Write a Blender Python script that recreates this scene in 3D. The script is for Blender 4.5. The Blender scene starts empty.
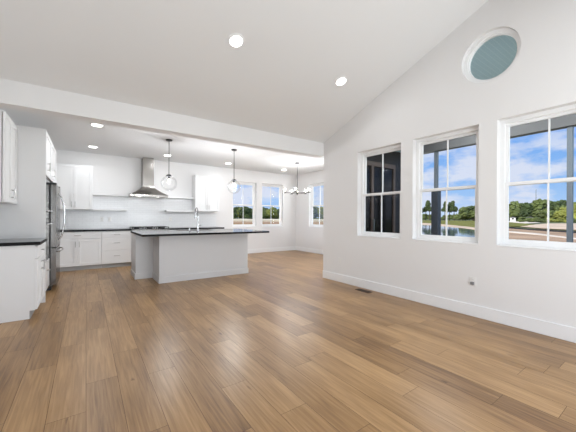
import bpy, bmesh, math, random
from mathutils import Vector, Matrix
from mathutils.geometry import tessellate_polygon

C = bpy.context.scene
COL = C.collection
R = math.radians
random.seed(7)

# ---------------------------------------------------------------- camera
H = 1.24
YAW, ROLL = R(35.027), 0.0043
fw = Vector((math.sin(YAW), math.cos(YAW), 0))
rt0 = Vector((math.cos(YAW), -math.sin(YAW), 0))
up0 = Vector((0, 0, 1))
rt = math.cos(ROLL) * rt0 + math.sin(ROLL) * up0
up = -math.sin(ROLL) * rt0 + math.cos(ROLL) * up0
cd = bpy.data.cameras.new('camera')
cam = bpy.data.objects.new('camera', cd)
COL.objects.link(cam)
m = Matrix((rt, up, -fw)).transposed().to_4x4()
m.translation = Vector((0, 0, H))
cam.matrix_world = m
cd.sensor_fit = 'HORIZONTAL'
cd.sensor_width = 36.0
cd.lens = 18.0
cd.shift_y = 1.15 / 576
cd.clip_start = 0.05
cd.clip_end = 3000
C.camera = cam

# ---------------------------------------------------------------- view, sky, sun
vs = C.view_settings
vs.view_transform = 'Standard'
vs.look = 'None'
vs.gamma = 1
vs.exposure = 0.0
vs.use_curve_mapping = False
GREAT_W, KITCHEN_W, BULB_W = 3.2, 6.0, 42.0     # watts of the ceiling lamps

w = bpy.data.worlds.new('sky')
C.world = w
w.use_nodes = True
nt = w.node_tree
nt.nodes.clear()
N, L = nt.nodes.new, nt.links.new
out = N('ShaderNodeOutputWorld')
bg = N('ShaderNodeBackground')
L(bg.outputs[0], out.inputs[0])
bg.inputs[1].default_value = 1.0
tc = N('ShaderNodeTexCoord')
sep = N('ShaderNodeSeparateXYZ')
L(tc.outputs['Generated'], sep.inputs[0])
ramp = N('ShaderNodeValToRGB')
L(sep.outputs[2], ramp.inputs[0])
e = ramp.color_ramp.elements
e[0].position, e[0].color = 0.0, (0.50, 0.69, 0.97, 1)
e[1].position, e[1].color = 0.30, (0.10, 0.34, 0.90, 1)
q = e.new(0.10); q.color = (0.30, 0.54, 0.95, 1)
mp = N('ShaderNodeMapping')
mp.inputs['Scale'].default_value = (1, 1, 2.6)
mp.inputs['Location'].default_value = (0.35, 0.1, 0.2)
L(tc.outputs['Generated'], mp.inputs[0])
ns = N('ShaderNodeTexNoise')
ns.inputs['Scale'].default_value = 6.0
ns.inputs['Detail'].default_value = 9
ns.inputs['Roughness'].default_value = 0.58
L(mp.outputs[0], ns.inputs[0])
cr = N('ShaderNodeValToRGB')
cr.color_ramp.elements[0].position = 0.42
cr.color_ramp.elements[1].position = 0.56
L(ns.outputs['Fac'], cr.inputs[0])
mx = N('ShaderNodeMixRGB')
mx.inputs[2].default_value = (0.74, 0.79, 0.95, 1)
band = N('ShaderNodeValToRGB')                 # the cumulus keeps to a band above the horizon
bc = band.color_ramp.elements
bc[0].position, bc[0].color = 0.0, (.55, .55, .55, 1)
bc[1].position, bc[1].color = 0.30, (.05, .05, .05, 1)
q = bc.new(0.06); q.color = (1, 1, 1, 1)
q = bc.new(0.17); q.color = (.95, .95, .95, 1)
L(sep.outputs[2], band.inputs[0])
ml = N('ShaderNodeMath'); ml.operation = 'MULTIPLY'
L(cr.outputs[0], ml.inputs[0]); L(band.outputs[0], ml.inputs[1])
L(ml.outputs[0], mx.inputs[0])
L(ramp.outputs[0], mx.inputs[1])
L(mx.outputs[0], bg.inputs[0])

sd = bpy.data.lights.new('sun', 'SUN')
sd.energy = 5.2
sd.angle = R(0.6)
sd.color = (1.0, 0.93, 0.80)
so = bpy.data.objects.new('sun', sd)
COL.objects.link(so)
so.rotation_euler = Vector((0.80, -0.10, -0.62)).to_track_quat('-Z', 'Y').to_euler()   # travels away from the house front

# fill light added outside the unseen glazed doors behind the viewer
dl = bpy.data.lights.new('added_fill', 'AREA')
dl.shape = 'RECTANGLE'; dl.size = 3.5; dl.size_y = 2.1
dl.energy = 165.0
dl.color = (0.90, 0.95, 1.0)
do = bpy.data.objects.new('added_fill', dl)
COL.objects.link(do)
do.location = (1.75, -1.72, 1.2)
do.rotation_euler = (R(118), 0, 0)          # tilted up so the added light reaches the ceiling
dl2 = bpy.data.lights.new('added_fill', 'AREA')
dl2.shape = 'RECTANGLE'; dl2.size = 1.2; dl2.size_y = 1.8
dl2.energy = 180.0
dl2.color = (0.93, 0.97, 1.0)
do2 = bpy.data.objects.new('added_fill', dl2)  # second added fill, outside the unseen extra dining window
COL.objects.link(do2)
do2.location = (7.2, 5.7, 1.6)
do2.rotation_euler = (R(90), 0, R(90))

# ---------------------------------------------------------------- materials
def mat(name, col, rough=0.5, metal=0.0, spec=0.5, noise=None, bump=None):
    """noise = (scale, amount) mottles the colour, bump = (scale, strength)"""
    mt = bpy.data.materials.new(name)
    mt.use_nodes = True
    t = mt.node_tree
    b = t.nodes['Principled BSDF']
    b.inputs['Base Color'].default_value = (*col, 1)
    b.inputs['Roughness'].default_value = rough
    b.inputs['Metallic'].default_value = metal
    b.inputs['Specular IOR Level'].default_value = spec
    if noise or bump:
        co = t.nodes.new('ShaderNodeTexCoord')
    if noise:
        n = t.nodes.new('ShaderNodeTexNoise')
        n.inputs['Scale'].default_value = noise[0]
        n.inputs['Detail'].default_value = 6
        t.links.new(co.outputs['Object'], n.inputs[0])
        r = t.nodes.new('ShaderNodeValToRGB')
        a = noise[1]
        r.color_ramp.elements[0].position = 0.3
        r.color_ramp.elements[1].position = 0.7
        r.color_ramp.elements[0].color = (*[c * (1 - a) for c in col], 1)
        r.color_ramp.elements[1].color = (*[min(1, c * (1 + a)) for c in col], 1)
        t.links.new(n.outputs['Fac'], r.inputs[0])
        t.links.new(r.outputs[0], b.inputs['Base Color'])
    if bump:
        n2 = t.nodes.new('ShaderNodeTexNoise')
        n2.inputs['Scale'].default_value = bump[0]
        n2.inputs['Detail'].default_value = 4
        t.links.new(co.outputs['Object'], n2.inputs[0])
        bm_ = t.nodes.new('ShaderNodeBump')
        bm_.inputs['Strength'].default_value = bump[1]
        bm_.inputs['Distance'].default_value = 0.01
        t.links.new(n2.outputs['Fac'], bm_.inputs['Height'])
        t.links.new(bm_.outputs[0], b.inputs['Normal'])
    return mt

def emis(name, col, s):
    mt = bpy.data.materials.new(name)
    mt.use_nodes = True
    t = mt.node_tree
    t.nodes.clear()
    o = t.nodes.new('ShaderNodeOutputMaterial')
    em = t.nodes.new('ShaderNodeEmission')
    em.inputs[0].default_value = (*col, 1)
    em.inputs[1].default_value = s
    t.links.new(em.outputs[0], o.inputs[0])
    return mt

def thin_glass(name, tint=(0.97, 0.98, 0.98), refl=0.22):
    """thin pane: mostly clear with a fresnel reflection"""
    mt = bpy.data.materials.new(name)
    mt.use_nodes = True
    t = mt.node_tree
    t.nodes.clear()
    o = t.nodes.new('ShaderNodeOutputMaterial')
    tr = t.nodes.new('ShaderNodeBsdfTransparent')
    tr.inputs[0].default_value = (*tint, 1)
    gl = t.nodes.new('ShaderNodeBsdfGlossy')
    gl.inputs['Roughness'].default_value = 0.02
    fr = t.nodes.new('ShaderNodeFresnel')
    fr.inputs[0].default_value = 1.4
    mu = t.nodes.new('ShaderNodeMath')
    mu.operation = 'MULTIPLY'
    mu.inputs[1].default_value = refl
    t.links.new(fr.outputs[0], mu.inputs[0])
    mi = t.nodes.new('ShaderNodeMixShader')
    t.links.new(mu.outputs[0], mi.inputs[0])
    t.links.new(tr.outputs[0], mi.inputs[1])
    t.links.new(gl.outputs[0], mi.inputs[2])
    t.links.new(mi.outputs[0], o.inputs[0])
    return mt

M = {}
M['wall'] = mat('wall_paint', (0.80, 0.79, 0.785), 0.75, spec=0.25, bump=(60, 0.05))
M['ceiling'] = mat('ceiling_paint', (0.80, 0.80, 0.80), 0.85, spec=0.2)
M['trim'] = mat('trim_paint', (0.86, 0.86, 0.865), 0.35)
M['vinyl'] = mat('window_vinyl', (0.88, 0.88, 0.88), 0.35)
M['cab'] = mat('cabinet_paint', (0.83, 0.83, 0.83), 0.5, spec=0.35)
M['island'] = mat('island_paint', (0.70, 0.70, 0.705), 0.4)
M['panel'] = mat('panel_paint', (0.80, 0.80, 0.80), 0.4)
M['stone'] = mat('dark_stone', (0.012, 0.012, 0.014), 0.13, spec=0.8)
M['stone_edge'] = mat('satin_stone_edge', (0.010, 0.010, 0.011), 0.6, spec=0.15)
M['steel'] = mat('brushed_steel', (0.36, 0.34, 0.32), 0.26, 1.0, bump=(90, 0.02))
M['fridge'] = mat('dark_steel', (0.21, 0.20, 0.19), 0.24, 1.0)
M['nickel'] = mat('nickel', (0.45, 0.44, 0.43), 0.3, 1.0)
M['chrome'] = mat('chrome', (0.55, 0.55, 0.56), 0.18, 1.0)
M['black'] = mat('black_metal', (0.012, 0.012, 0.013), 0.4)
M['bronze'] = mat('dark_rod', (0.06, 0.055, 0.05), 0.4, 0.6)
M['blackglass'] = mat('black_glass', (0.01, 0.01, 0.012), 0.06)
M['doorglass'] = mat('dark_door_glass', (0.008, 0.007, 0.007), 0.12, spec=0.18)
M['toe'] = mat('toe_kick', (0.42, 0.42, 0.42), 0.6)
M['glass'] = thin_glass('pane_glass')
M['globe'] = thin_glass('globe_glass', (0.985, 0.985, 0.985), 0.3)
M['lens'] = emis('lamp_lens', (1.0, 0.97, 0.92), 14)
M['bulb'] = emis('bulb', (1.0, 0.93, 0.82), 10)
M['plate'] = mat('plastic_white', (0.82, 0.81, 0.79), 0.35)
M['slot'] = mat('outlet_slot', (0.10, 0.10, 0.10), 0.5)
M['plug'] = mat('grey_plug', (0.22, 0.22, 0.23), 0.5)
M['vent'] = mat('brown_vent', (0.055, 0.03, 0.016), 0.45)
M['beam'] = mat('porch_grey', (0.19, 0.185, 0.185), 0.6)
M['post'] = mat('porch_post_grey', (0.20, 0.23, 0.26), 0.6)
M['casing'] = mat('dark_casing', (0.06, 0.068, 0.085), 0.6)
M['siding'] = mat('dark_siding', (0.022, 0.018, 0.018), 0.6)
M['doorframe'] = mat('dark_brown_frame', (0.11, 0.08, 0.065), 0.5)
M['deck'] = mat('pale_concrete', (0.52, 0.51, 0.49), 0.8, noise=(3, 0.08))
M['roof'] = mat('roofing', (0.1, 0.1, 0.1), 0.8)

def floor_mat():
    mt = bpy.data.materials.new('oak_plank')
    mt.use_nodes = True
    t = mt.node_tree
    b = t.nodes['Principled BSDF']
    n, l = t.nodes.new, t.links.new
    at = n('ShaderNodeAttribute'); at.attribute_name = 'tone'
    uv = n('ShaderNodeUVMap'); uv.uv_map = 'UVMap'         # metres across / along each plank, shifted per plank
    mp = n('ShaderNodeMapping'); mp.inputs['Scale'].default_value = (60, 2.6, 1)
    l(uv.outputs[0], mp.inputs[0])
    g = n('ShaderNodeTexNoise'); g.inputs['Scale'].default_value = 1.0; g.inputs['Detail'].default_value = 7
    g.inputs['Distortion'].default_value = 0.6
    l(mp.outputs[0], g.inputs[0])
    mp2 = n('ShaderNodeMapping'); mp2.inputs['Scale'].default_value = (7, 1.1, 1)
    l(uv.outputs[0], mp2.inputs[0])
    g2 = n('ShaderNodeTexNoise'); g2.inputs['Scale'].default_value = 1.0; g2.inputs['Detail'].default_value = 3
    l(mp2.outputs[0], g2.inputs[0])
    sep = n('ShaderNodeSeparateColor'); l(at.outputs['Color'], sep.inputs[0])
    # tone + grain
    def math_(op, a, bb, clamp=False):
        k = n('ShaderNodeMath'); k.operation = op; k.use_clamp = clamp
        for i, v in enumerate((a, bb)):
            if isinstance(v, (int, float)): k.inputs[i].default_value = v
            else: l(v, k.inputs[i])
        return k.outputs[0]
    a = math_('MULTIPLY', math_('SUBTRACT', g.outputs['Fac'], 0.5), 1.1)
    c = math_('MULTIPLY', math_('SUBTRACT', g2.outputs['Fac'], 0.5), 0.8)
    f = math_('ADD', math_('ADD', sep.outputs[0], a), c, True)
    r = n('ShaderNodeValToRGB')
    e = r.color_ramp.elements
    e[0].position, e[0].color = 0.0, (0.165, 0.083, 0.031, 1)
    e[1].position, e[1].color = 1.0, (0.51, 0.312, 0.145, 1)
    k = e.new(0.5); k.color = (0.335, 0.19, 0.078, 1)
    l(f, r.inputs[0])
    # knots
    v = n('ShaderNodeTexVoronoi'); v.inputs['Scale'].default_value = 1.0
    mp3 = n('ShaderNodeMapping'); mp3.inputs['Scale'].default_value = (7, 2.2, 1)
    l(uv.outputs[0], mp3.inputs[0]); l(mp3.outputs[0], v.inputs[0])
    kr = n('ShaderNodeValToRGB')
    kr.color_ramp.elements[0].position, kr.color_ramp.elements[0].color = 0.04, (1, 1, 1, 1)
    kr.color_ramp.elements[1].position, kr.color_ramp.elements[1].color = 0.13, (0, 0, 0, 1)
    l(v.outputs['Distance'], kr.inputs[0])
    gate = math_('MULTIPLY', kr.outputs[0], math_('GREATER_THAN', g2.outputs['Fac'], 0.54))
    mk = n('ShaderNodeMixRGB'); mk.blend_type = 'MULTIPLY'
    mk.inputs[2].default_value = (0.45, 0.38, 0.33, 1)
    l(gate, mk.inputs[0]); l(r.outputs[0], mk.inputs[1])
    l(mk.outputs[0], b.inputs['Base Color'])
    b.inputs['Roughness'].default_value = 0.33
    b.inputs['Specular IOR Level'].default_value = 0.5
    return mt
M['floor'] = floor_mat()
M['gap'] = mat('plank_gap', (0.10, 0.06, 0.035), 0.7)

def line_mat(name, col, axis, step, dark, rough=0.5, depth=0.06):
    """boards / tiles: thin grooves every step along an object axis"""
    mt = mat(name, col, rough)
    t = mt.node_tree
    b = t.nodes['Principled BSDF']
    co = t.nodes.new('ShaderNodeTexCoord')
    s = t.nodes.new('ShaderNodeSeparateXYZ')
    t.links.new(co.outputs['Object'], s.inputs[0])
    d = t.nodes.new('ShaderNodeMath'); d.operation = 'DIVIDE'; d.inputs[1].default_value = step
    t.links.new(s.outputs[axis], d.inputs[0])
    f = t.nodes.new('ShaderNodeMath'); f.operation = 'FRACT'
    t.links.new(d.outputs[0], f.inputs[0])
    g = t.nodes.new('ShaderNodeMath'); g.operation = 'LESS_THAN'; g.inputs[1].default_value = depth
    t.links.new(f.outputs[0], g.inputs[0])
    mx = t.nodes.new('ShaderNodeMixRGB')
    mx.inputs[1].default_value = (*col, 1); mx.inputs[2].default_value = (*dark, 1)
    t.links.new(g.outputs[0], mx.inputs[0])
    t.links.new(mx.outputs[0], b.inputs['Base Color'])
    return mt
M['haint'] = line_mat('blue_beadboard', (0.47, 0.64, 0.71), 1, 0.055, (0.56, 0.71, 0.77), 0.4, 0.14)
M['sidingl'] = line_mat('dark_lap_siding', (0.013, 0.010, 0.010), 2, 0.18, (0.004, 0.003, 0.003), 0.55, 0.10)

def tile_mat():
    mt = mat('white_tile', (0.80, 0.805, 0.81), 0.18)
    t = mt.node_tree
    b = t.nodes['Principled BSDF']
    co = t.nodes.new('ShaderNodeTexCoord')
    mp = t.nodes.new('ShaderNodeMapping')
    mp.inputs['Rotation'].default_value = (R(90), 0, 0)
    t.links.new(co.outputs['Object'], mp.inputs[0])
    br = t.nodes.new('ShaderNodeTexBrick')
    br.inputs['Color1'].default_value = (0.86, 0.865, 0.87, 1)
    br.inputs['Color2'].default_value = (0.83, 0.835, 0.84, 1)
    br.inputs['Mortar'].default_value = (0.76, 0.76, 0.77, 1)
    br.inputs['Scale'].default_value = 1
    br.inputs['Mortar Size'].default_value = 0.003
    br.inputs['Brick Width'].default_value = 0.15
    br.inputs['Row Height'].default_value = 0.05
    t.links.new(mp.outputs[0], br.inputs[0])
    t.links.new(br.outputs[0], b.inputs['Base Color'])
    return mt
M['tile'] = tile_mat()

# ---------------------------------------------------------------- mesh helpers
class MB:
    def __init__(s): s.bm = bmesh.new()
    def quadbox(s, p0, p1):
        x0, y0, z0 = p0; x1, y1, z1 = p1
        if x0 > x1: x0, x1 = x1, x0
        if y0 > y1: y0, y1 = y1, y0
        if z0 > z1: z0, z1 = z1, z0
        v = [s.bm.verts.new(p) for p in ((x0,y0,z0),(x1,y0,z0),(x1,y1,z0),(x0,y1,z0),(x0,y0,z1),(x1,y0,z1),(x1,y1,z1),(x0,y1,z1))]
        for f in ((3,2,1,0),(4,5,6,7),(0,1,5,4),(1,2,6,5),(2,3,7,6),(3,0,4,7)):
            s.bm.faces.new([v[i] for i in f])
        return s
    box = quadbox
    def tube(s, a, b, r0, r1=None, n=16, cap=True):
        a, b = Vector(a), Vector(b)
        r1 = r0 if r1 is None else r1
        d = (b - a).normalized()
        u = d.orthogonal().normalized(); w_ = d.cross(u)
        ra = [s.bm.verts.new(a + r0 * (math.cos(2*math.pi*i/n) * u + math.sin(2*math.pi*i/n) * w_)) for i in range(n)]
        rb = [s.bm.verts.new(b + r1 * (math.cos(2*math.pi*i/n) * u + math.sin(2*math.pi*i/n) * w_)) for i in range(n)]
        for i in range(n):
            j = (i + 1) % n
            s.bm.faces.new((ra[i], ra[j], rb[j], rb[i]))
        if cap:
            s.bm.faces.new(ra[::-1]); s.bm.faces.new(rb)
        return s
    def path(s, pts, r, n=12):
        """round bar swept through points"""
        pts = [Vector(p) for p in pts]
        rings = []
        u = None
        for i, p in enumerate(pts):
            d = (pts[min(i+1, len(pts)-1)] - pts[max(i-1, 0)]).normalized()
            if u is None: u = d.orthogonal().normalized()
            else: u = (u - d * u.dot(d)).normalized()
            w_ = d.cross(u)
            rr = r[i] if isinstance(r, (list, tuple)) else r
            rings.append([s.bm.verts.new(p + rr * (math.cos(2*math.pi*k/n) * u + math.sin(2*math.pi*k/n) * w_)) for k in range(n)])
        for a, b in zip(rings, rings[1:]):
            for k in range(n):
                j = (k + 1) % n
                s.bm.faces.new((a[k], a[j], b[j], b[k]))
        s.bm.faces.new(rings[0][::-1]); s.bm.faces.new(rings[-1])
        return s
    def lathe(s, prof, c=(0, 0, 0), n=32):
        """profile of (radius, z) turned about a vertical axis"""
        c = Vector(c); rings = []
        for r, z in prof:
            if r < 1e-6: rings.append([s.bm.verts.new(c + Vector((0, 0, z)))])
            else: rings.append([s.bm.verts.new(c + Vector((r*math.cos(2*math.pi*k/n), r*math.sin(2*math.pi*k/n), z))) for k in range(n)])
        for a, b in zip(rings, rings[1:]):
            for k in range(n):
                j = (k + 1) % n
                if len(a) == 1 and len(b) == 1: continue
                if len(a) == 1: s.bm.faces.new((a[0], b[j], b[k]))
                elif len(b) == 1: s.bm.faces.new((a[k], a[j], b[0]))
                else: s.bm.faces.new((a[k], a[j], b[j], b[k]))
        return s
    def slab(s, outer, holes, f0, f1):
        """plate with holes: 2-D loops mapped to 3-D by f0 (one face) and f1 (the other)"""
        loops = [outer] + list(holes)
        flat = [p for lp in loops for p in lp]
        tris = tessellate_polygon([[Vector((p[0], p[1], 0)) for p in lp] for lp in loops])
        A = [s.bm.verts.new(f0(*p)) for p in flat]
        B = [s.bm.verts.new(f1(*p)) for p in flat]
        for t in tris:
            try: s.bm.faces.new([A[i] for i in t])
            except ValueError: pass
            try: s.bm.faces.new([B[i] for i in reversed(t)])
            except ValueError: pass
        o = 0
        for lp in loops:
            k = len(lp)
            for i in range(k):
                j = (i + 1) % k
                s.bm.faces.new((A[o+i], A[o+j], B[o+j], B[o+i]))
            o += k
        return s
    def hexa(s, lo, hi):
        """frustum: lo / hi are 4 points each, same winding"""
        a = [s.bm.verts.new(p) for p in lo]; b = [s.bm.verts.new(p) for p in hi]
        s.bm.faces.new(a[::-1]); s.bm.faces.new(b)
        for i in range(4):
            j = (i + 1) % 4
            s.bm.faces.new((a[i], a[j], b[j], b[i]))
        return s
    def build(s, name, material, parent=None, bevel=0.0, smooth=False, loc=None):
        bmesh.ops.recalc_face_normals(s.bm, faces=s.bm.faces)
        me = bpy.data.meshes.new(name)
        s.bm.to_mesh(me); s.bm.free()
        if smooth:
            me.polygons.foreach_set('use_smooth', [True] * len(me.polygons))
            me.set_sharp_from_angle(angle=R(40))
        me.materials.append(material)
        o = bpy.data.objects.new(name, me)
        COL.objects.link(o)
        if parent: o.parent = parent
        if loc: o.location = loc
        if bevel:
            b = o.modifiers.new('bevel', 'BEVEL')
            b.width = bevel; b.segments = 2; b.limit_method = 'ANGLE'; b.angle_limit = R(40)
        return o

def tag(o, label, cat, group=None):
    o['label'] = label; o['category'] = cat
    if group: o['group'] = group
    return o

def thing(name, label, cat, loc=(0, 0, 0), rz=0.0, group=None):
    o = bpy.data.objects.new(name, None)
    COL.objects.link(o)
    o.empty_display_size = 0.1
    o.location = loc; o.rotation_euler = (0, 0, rz)
    return tag(o, label, cat, group)

def struct(o):
    o['kind'] = 'structure'
    return o

def copy_tree(o, parent=None):
    c = o.copy(); COL.objects.link(c)
    if parent: c.parent = parent
    for ch in list(o.children): copy_tree(ch, c)
    return c

# ---------------------------------------------------------------- the shell
XL, XR, YB, YO = -1.11, 4.0, -1.49, 4.437       # great room: left, right, behind, opening
YK, XD = 8.75, 6.49                             # kitchen back wall, dining right wall
ZK, ZBEAM = 2.82, 2.493
RIDGE_Y, RIDGE_Z, EAVE_Z = 1.4735, 3.89, 2.765
WT = 0.17
SILL, HEAD = 0.905, 2.41
SLOPE = (RIDGE_Z - EAVE_Z) / (YO - RIDGE_Y)

def floor():
    rnd = random.Random(3)
    me = bpy.data.meshes.new('floor')
    vs_, fs, tones, uvs, mi = [], [], [], [], []
    W, LEN, g = 0.2, 1.22, 0.0012
    x0 = 0.004 - 6 * W
    known = {3: 3.6, 4: 3.08, 5: 3.45, 6: 3.815, 7: 3.03}     # plank ends seen in the photograph
    tones_seen = {(6, 38): .36, (6, 25): .60, (6, 13): .40, (4, 30): .36, (4, 18): .58, (7, 30): .58, (5, 34): .56, (5, 22): .60}   # darker and paler planks
    nx = int((XD - x0) / W) + 2
    # dark bed between planks
    def quad(xa, xb, ya, yb, z, tone, uo, m_):
        i = len(vs_)
        vs_.extend([(xa, ya, z), (xb, ya, z), (xb, yb, z), (xa, yb, z)])
        fs.append((i, i+1, i+2, i+3)); tones.append(tone); mi.append(m_)
        uvs.extend([(xa + uo[0], ya + uo[1]), (xb + uo[0], ya + uo[1]), (xb + uo[0], yb + uo[1]), (xa + uo[0], yb + uo[1])])
    quad(XL - .2, XD + .2, YB - .2, YK + .2, -0.002, 0.0, (0, 0), 1)
    for k in range(nx):
        xa = x0 + k * W
        ph = rnd.uniform(0, LEN)
        if k in known: ph = (known[k] - (YB - .2)) % LEN
        y = YB - .2 - LEN + ph
        while y < YK + .2:
            t = rnd.gauss(0.5, 0.14)
            t = tones_seen.get((k, int(y * 10 // 1)), t)
            quad(xa + g, xa + W - g, y + g, y + LEN - g, 0.0, max(0.08, min(0.92, t)), (rnd.uniform(0, 60), rnd.uniform(0, 60)), 0)
            y += LEN
    me.from_pydata(vs_, [], fs)
    me.materials.append(M['floor']); me.materials.append(M['gap'])
    me.polygons.foreach_set('material_index', mi)
    ul = me.uv_layers.new(name='UVMap')
    ul.data.foreach_set('uv', [c for p in uvs for c in p])
    ca = me.color_attributes.new('tone', 'FLOAT_COLOR', 'POINT')
    ca.data.foreach_set('color', [c for t in tones for _ in range(4) for c in (t, t, t, 1.0)])
    o = bpy.data.objects.new('floor', me)
    COL.objects.link(o)
    return struct(o)
floor()
struct(MB().box((XL - WT, YB - WT, -0.5), (XD + WT, YK + WT, -0.004)).build('floor_slab', M['deck']))

WINS = [(2.66, 3.53), (1.575, 2.46), (0.50, 1.38), (-0.585, 0.285)]       # right-wall openings along Y
DWINS = [(3.91, 4.80), (5.02, 5.905)]                                     # dining back-wall openings along X
RWIN_ADDED = (5.30, 6.19)  # unseen dining opening, added to let in fill light
RWIN = (7.075, 7.965)                                                     # dining right-wall opening along Y
OC, OR = (1.466, 3.212), 0.312
rect = lambda a, b: [(a, SILL), (b, SILL), (b, HEAD), (a, HEAD)]
oval = [(OC[0] + OR * math.cos(2*math.pi*i/48), OC[1] + OR * math.sin(2*math.pi*i/48)) for i in range(48)]
gable = [(YB, 0), (YO, 0), (YO, EAVE_Z), (RIDGE_Y, RIDGE_Z), (YB, EAVE_Z)]
struct(MB().slab(gable, [rect(*w_) for w_ in WINS] + [oval], lambda a, b: (XR, a, b), lambda a, b: (XR + WT, a, b)).build('wall_right', M['wall']))
struct(MB().slab([(YB, 0), (YK + WT, 0), (YK + WT, ZK), (YO + .2, ZK), (YO, EAVE_Z + .02), (RIDGE_Y, RIDGE_Z), (YB, EAVE_Z)], [],
       lambda a, b: (XL, a, b), lambda a, b: (XL - WT, a, b)).build('wall_left', M['wall']))
struct(MB().slab([(XL - WT, 0), (XR + WT, 0), (XR + WT, EAVE_Z + .05), (XL - WT, EAVE_Z + .05)], [[(-.05, .1), (3.55, .1), (3.55, 2.3), (-.05, 2.3)]],
       lambda a, b: (a, YB, b), lambda a, b: (a, YB - WT, b)).build('wall_behind', M['wall']))  # opening added here for the fill light behind the viewer
struct(MB().slab([(XL, 0), (XD + WT, 0), (XD + WT, ZK), (XL, ZK)], [rect(*w_) for w_ in DWINS],
       lambda a, b: (a, YK, b), lambda a, b: (a, YK + WT, b)).build('wall_back', M['wall']))
struct(MB().slab([(YO - WT, 0), (YK, 0), (YK, ZK), (YO - WT, ZK)], [rect(*RWIN), rect(*RWIN_ADDED)],
       lambda a, b: (XD, a, b), lambda a, b: (XD + WT, a, b)).build('wall_dining', M['wall']))
struct(MB().box((XR + WT, YO - WT + .012, 0), (XD, YO, ZK)).build('wall_front', M['wall']))
# sloped ceilings, ridge over the round window
def slope(name, ya, za, yb, zb):
    t = 0.16
    return struct(MB().hexa([(XL - WT, ya, za), (XR + WT, ya, za), (XR + WT, yb, zb), (XL - WT, yb, zb)],
        [(XL - WT, ya, za + t), (XR + WT, ya, za + t), (XR + WT, yb, zb + t), (XL - WT, yb, zb + t)]).build(name, M['ceiling']))
slope('ceiling_vault', YO + .05, EAVE_Z - .05 * SLOPE, RIDGE_Y, RIDGE_Z)
slope('ceiling_vault_behind', YB - .1, EAVE_Z - .1 * SLOPE, RIDGE_Y, RIDGE_Z)
struct(MB().box((XL - WT, YO + .05, ZK), (XD + WT, YK + WT, ZK + .16)).build('ceiling', M['ceiling']))
struct(MB().box((XR, YO - WT, ZK), (XD + WT, YO + .05, ZK + .16)).build('ceiling_dining_edge', M['ceiling']))
struct(MB().box((XL, YO, ZBEAM), (XR, YO + .21, 3.0)).build('beam', M['wall']))

# baseboards
BH, BT = 0.15, 0.016
def base(name, a, b):
    x0, y0 = a; x1, y1 = b
    return struct(MB().box((x0, y0, 0.001), (x1, y1, BH)).build(name, M['trim'], bevel=0.004))
base('baseboard_right', (XR - BT, YB), (XR, YO))
base('baseboard_back', (3.36, YK - BT), (XD, YK))
base('baseboard_dining', (XD - BT, YO), (XD, YK - BT))
base('baseboard_front', (XR, YO), (XD - BT, YO + BT))
base('baseboard_behind', (XL, YB), (XR - BT, YB + BT))
base('baseboard_left', (XL, YB + BT), (XL + BT, 4.60))

# ---------------------------------------------------------------- windows
def window(name, loc, rz, wd, h=HEAD - SILL):
    """local: opening centred on x, sill at z = 0, interior towards -y, unit set 0.07 into the wall"""
    F = 0.045
    y0, y1 = 0.09, 0.155
    root = MB().slab([(-wd/2, 0), (wd/2, 0), (wd/2, h), (-wd/2, h)], [[(-wd/2 + F, F), (wd/2 - F, F), (wd/2 - F, h - F), (-wd/2 + F, h - F)]],
                     lambda a, b: (a, y0, b), lambda a, b: (a, y1, b)).build(name, M['vinyl'])
    root.location = loc; root.rotation_euler = (0, 0, rz)
    struct(root)
    MB().box((-wd/2 + .001, -0.002, 0.001), (wd/2 - .001, y0, 0.014)).build('window_sill', M['trim'], root, bevel=0.003)
    mid = h * 0.49
    a, b = wd/2 - F, wd/2 - F - 0.035
    for nm, za, zb, ya in (('upper_sash', mid - .02, h - F, .125), ('lower_sash', F, mid + .022, .098)):
        s = MB().slab([(-a, za), (a, za), (a, zb), (-a, zb)], [[(-b, za + .04), (b, za + .04), (b, zb - .035), (-b, zb - .035)]],
                      lambda p, q_: (p, ya, q_), lambda p, q_: (p, ya + .028, q_)).build(nm, M['vinyl'], root)
        MB().box((-.007, ya + .004, za + .03), (.007, ya + .024, zb - .03)).build('muntin', M['vinyl'], s)
        MB().box((-b - .005, ya + .011, za + .035), (b + .005, ya + .017, zb - .03)).build('glass', M['glass'], s)
    return root
for i, (a, b) in enumerate(WINS):
    window('window_%d' % (i + 1), (XR, (a + b)/2, SILL), -math.pi/2, b - a)
for i, (a, b) in enumerate(DWINS):
    window('window_%d' % (i + 5), ((a + b)/2, YK, SILL), 0, b - a)
pd = MB().slab([(-.05, .1), (3.55, .1), (3.55, 2.3), (-.05, 2.3)], [[(a + .06, .2), (a + .84, .2), (a + .84, 2.2), (a + .06, 2.2)] for a in (-.05, .85, 1.75, 2.65)],  # unseen glazed doors, added to admit the fill light
     lambda a, b: (a, YB - .07, b), lambda a, b: (a, YB - .13, b)).build('added_door', M['vinyl'])
struct(pd)
for a in (-.05, .85, 1.75, 2.65):
    MB().box((a + .055, YB - .103, .195), (a + .845, YB - .097, 2.205)).build('glass', M['glass'], pd)
window('window_7', (XD, sum(RWIN)/2, SILL), -math.pi/2, RWIN[1] - RWIN[0])

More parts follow.
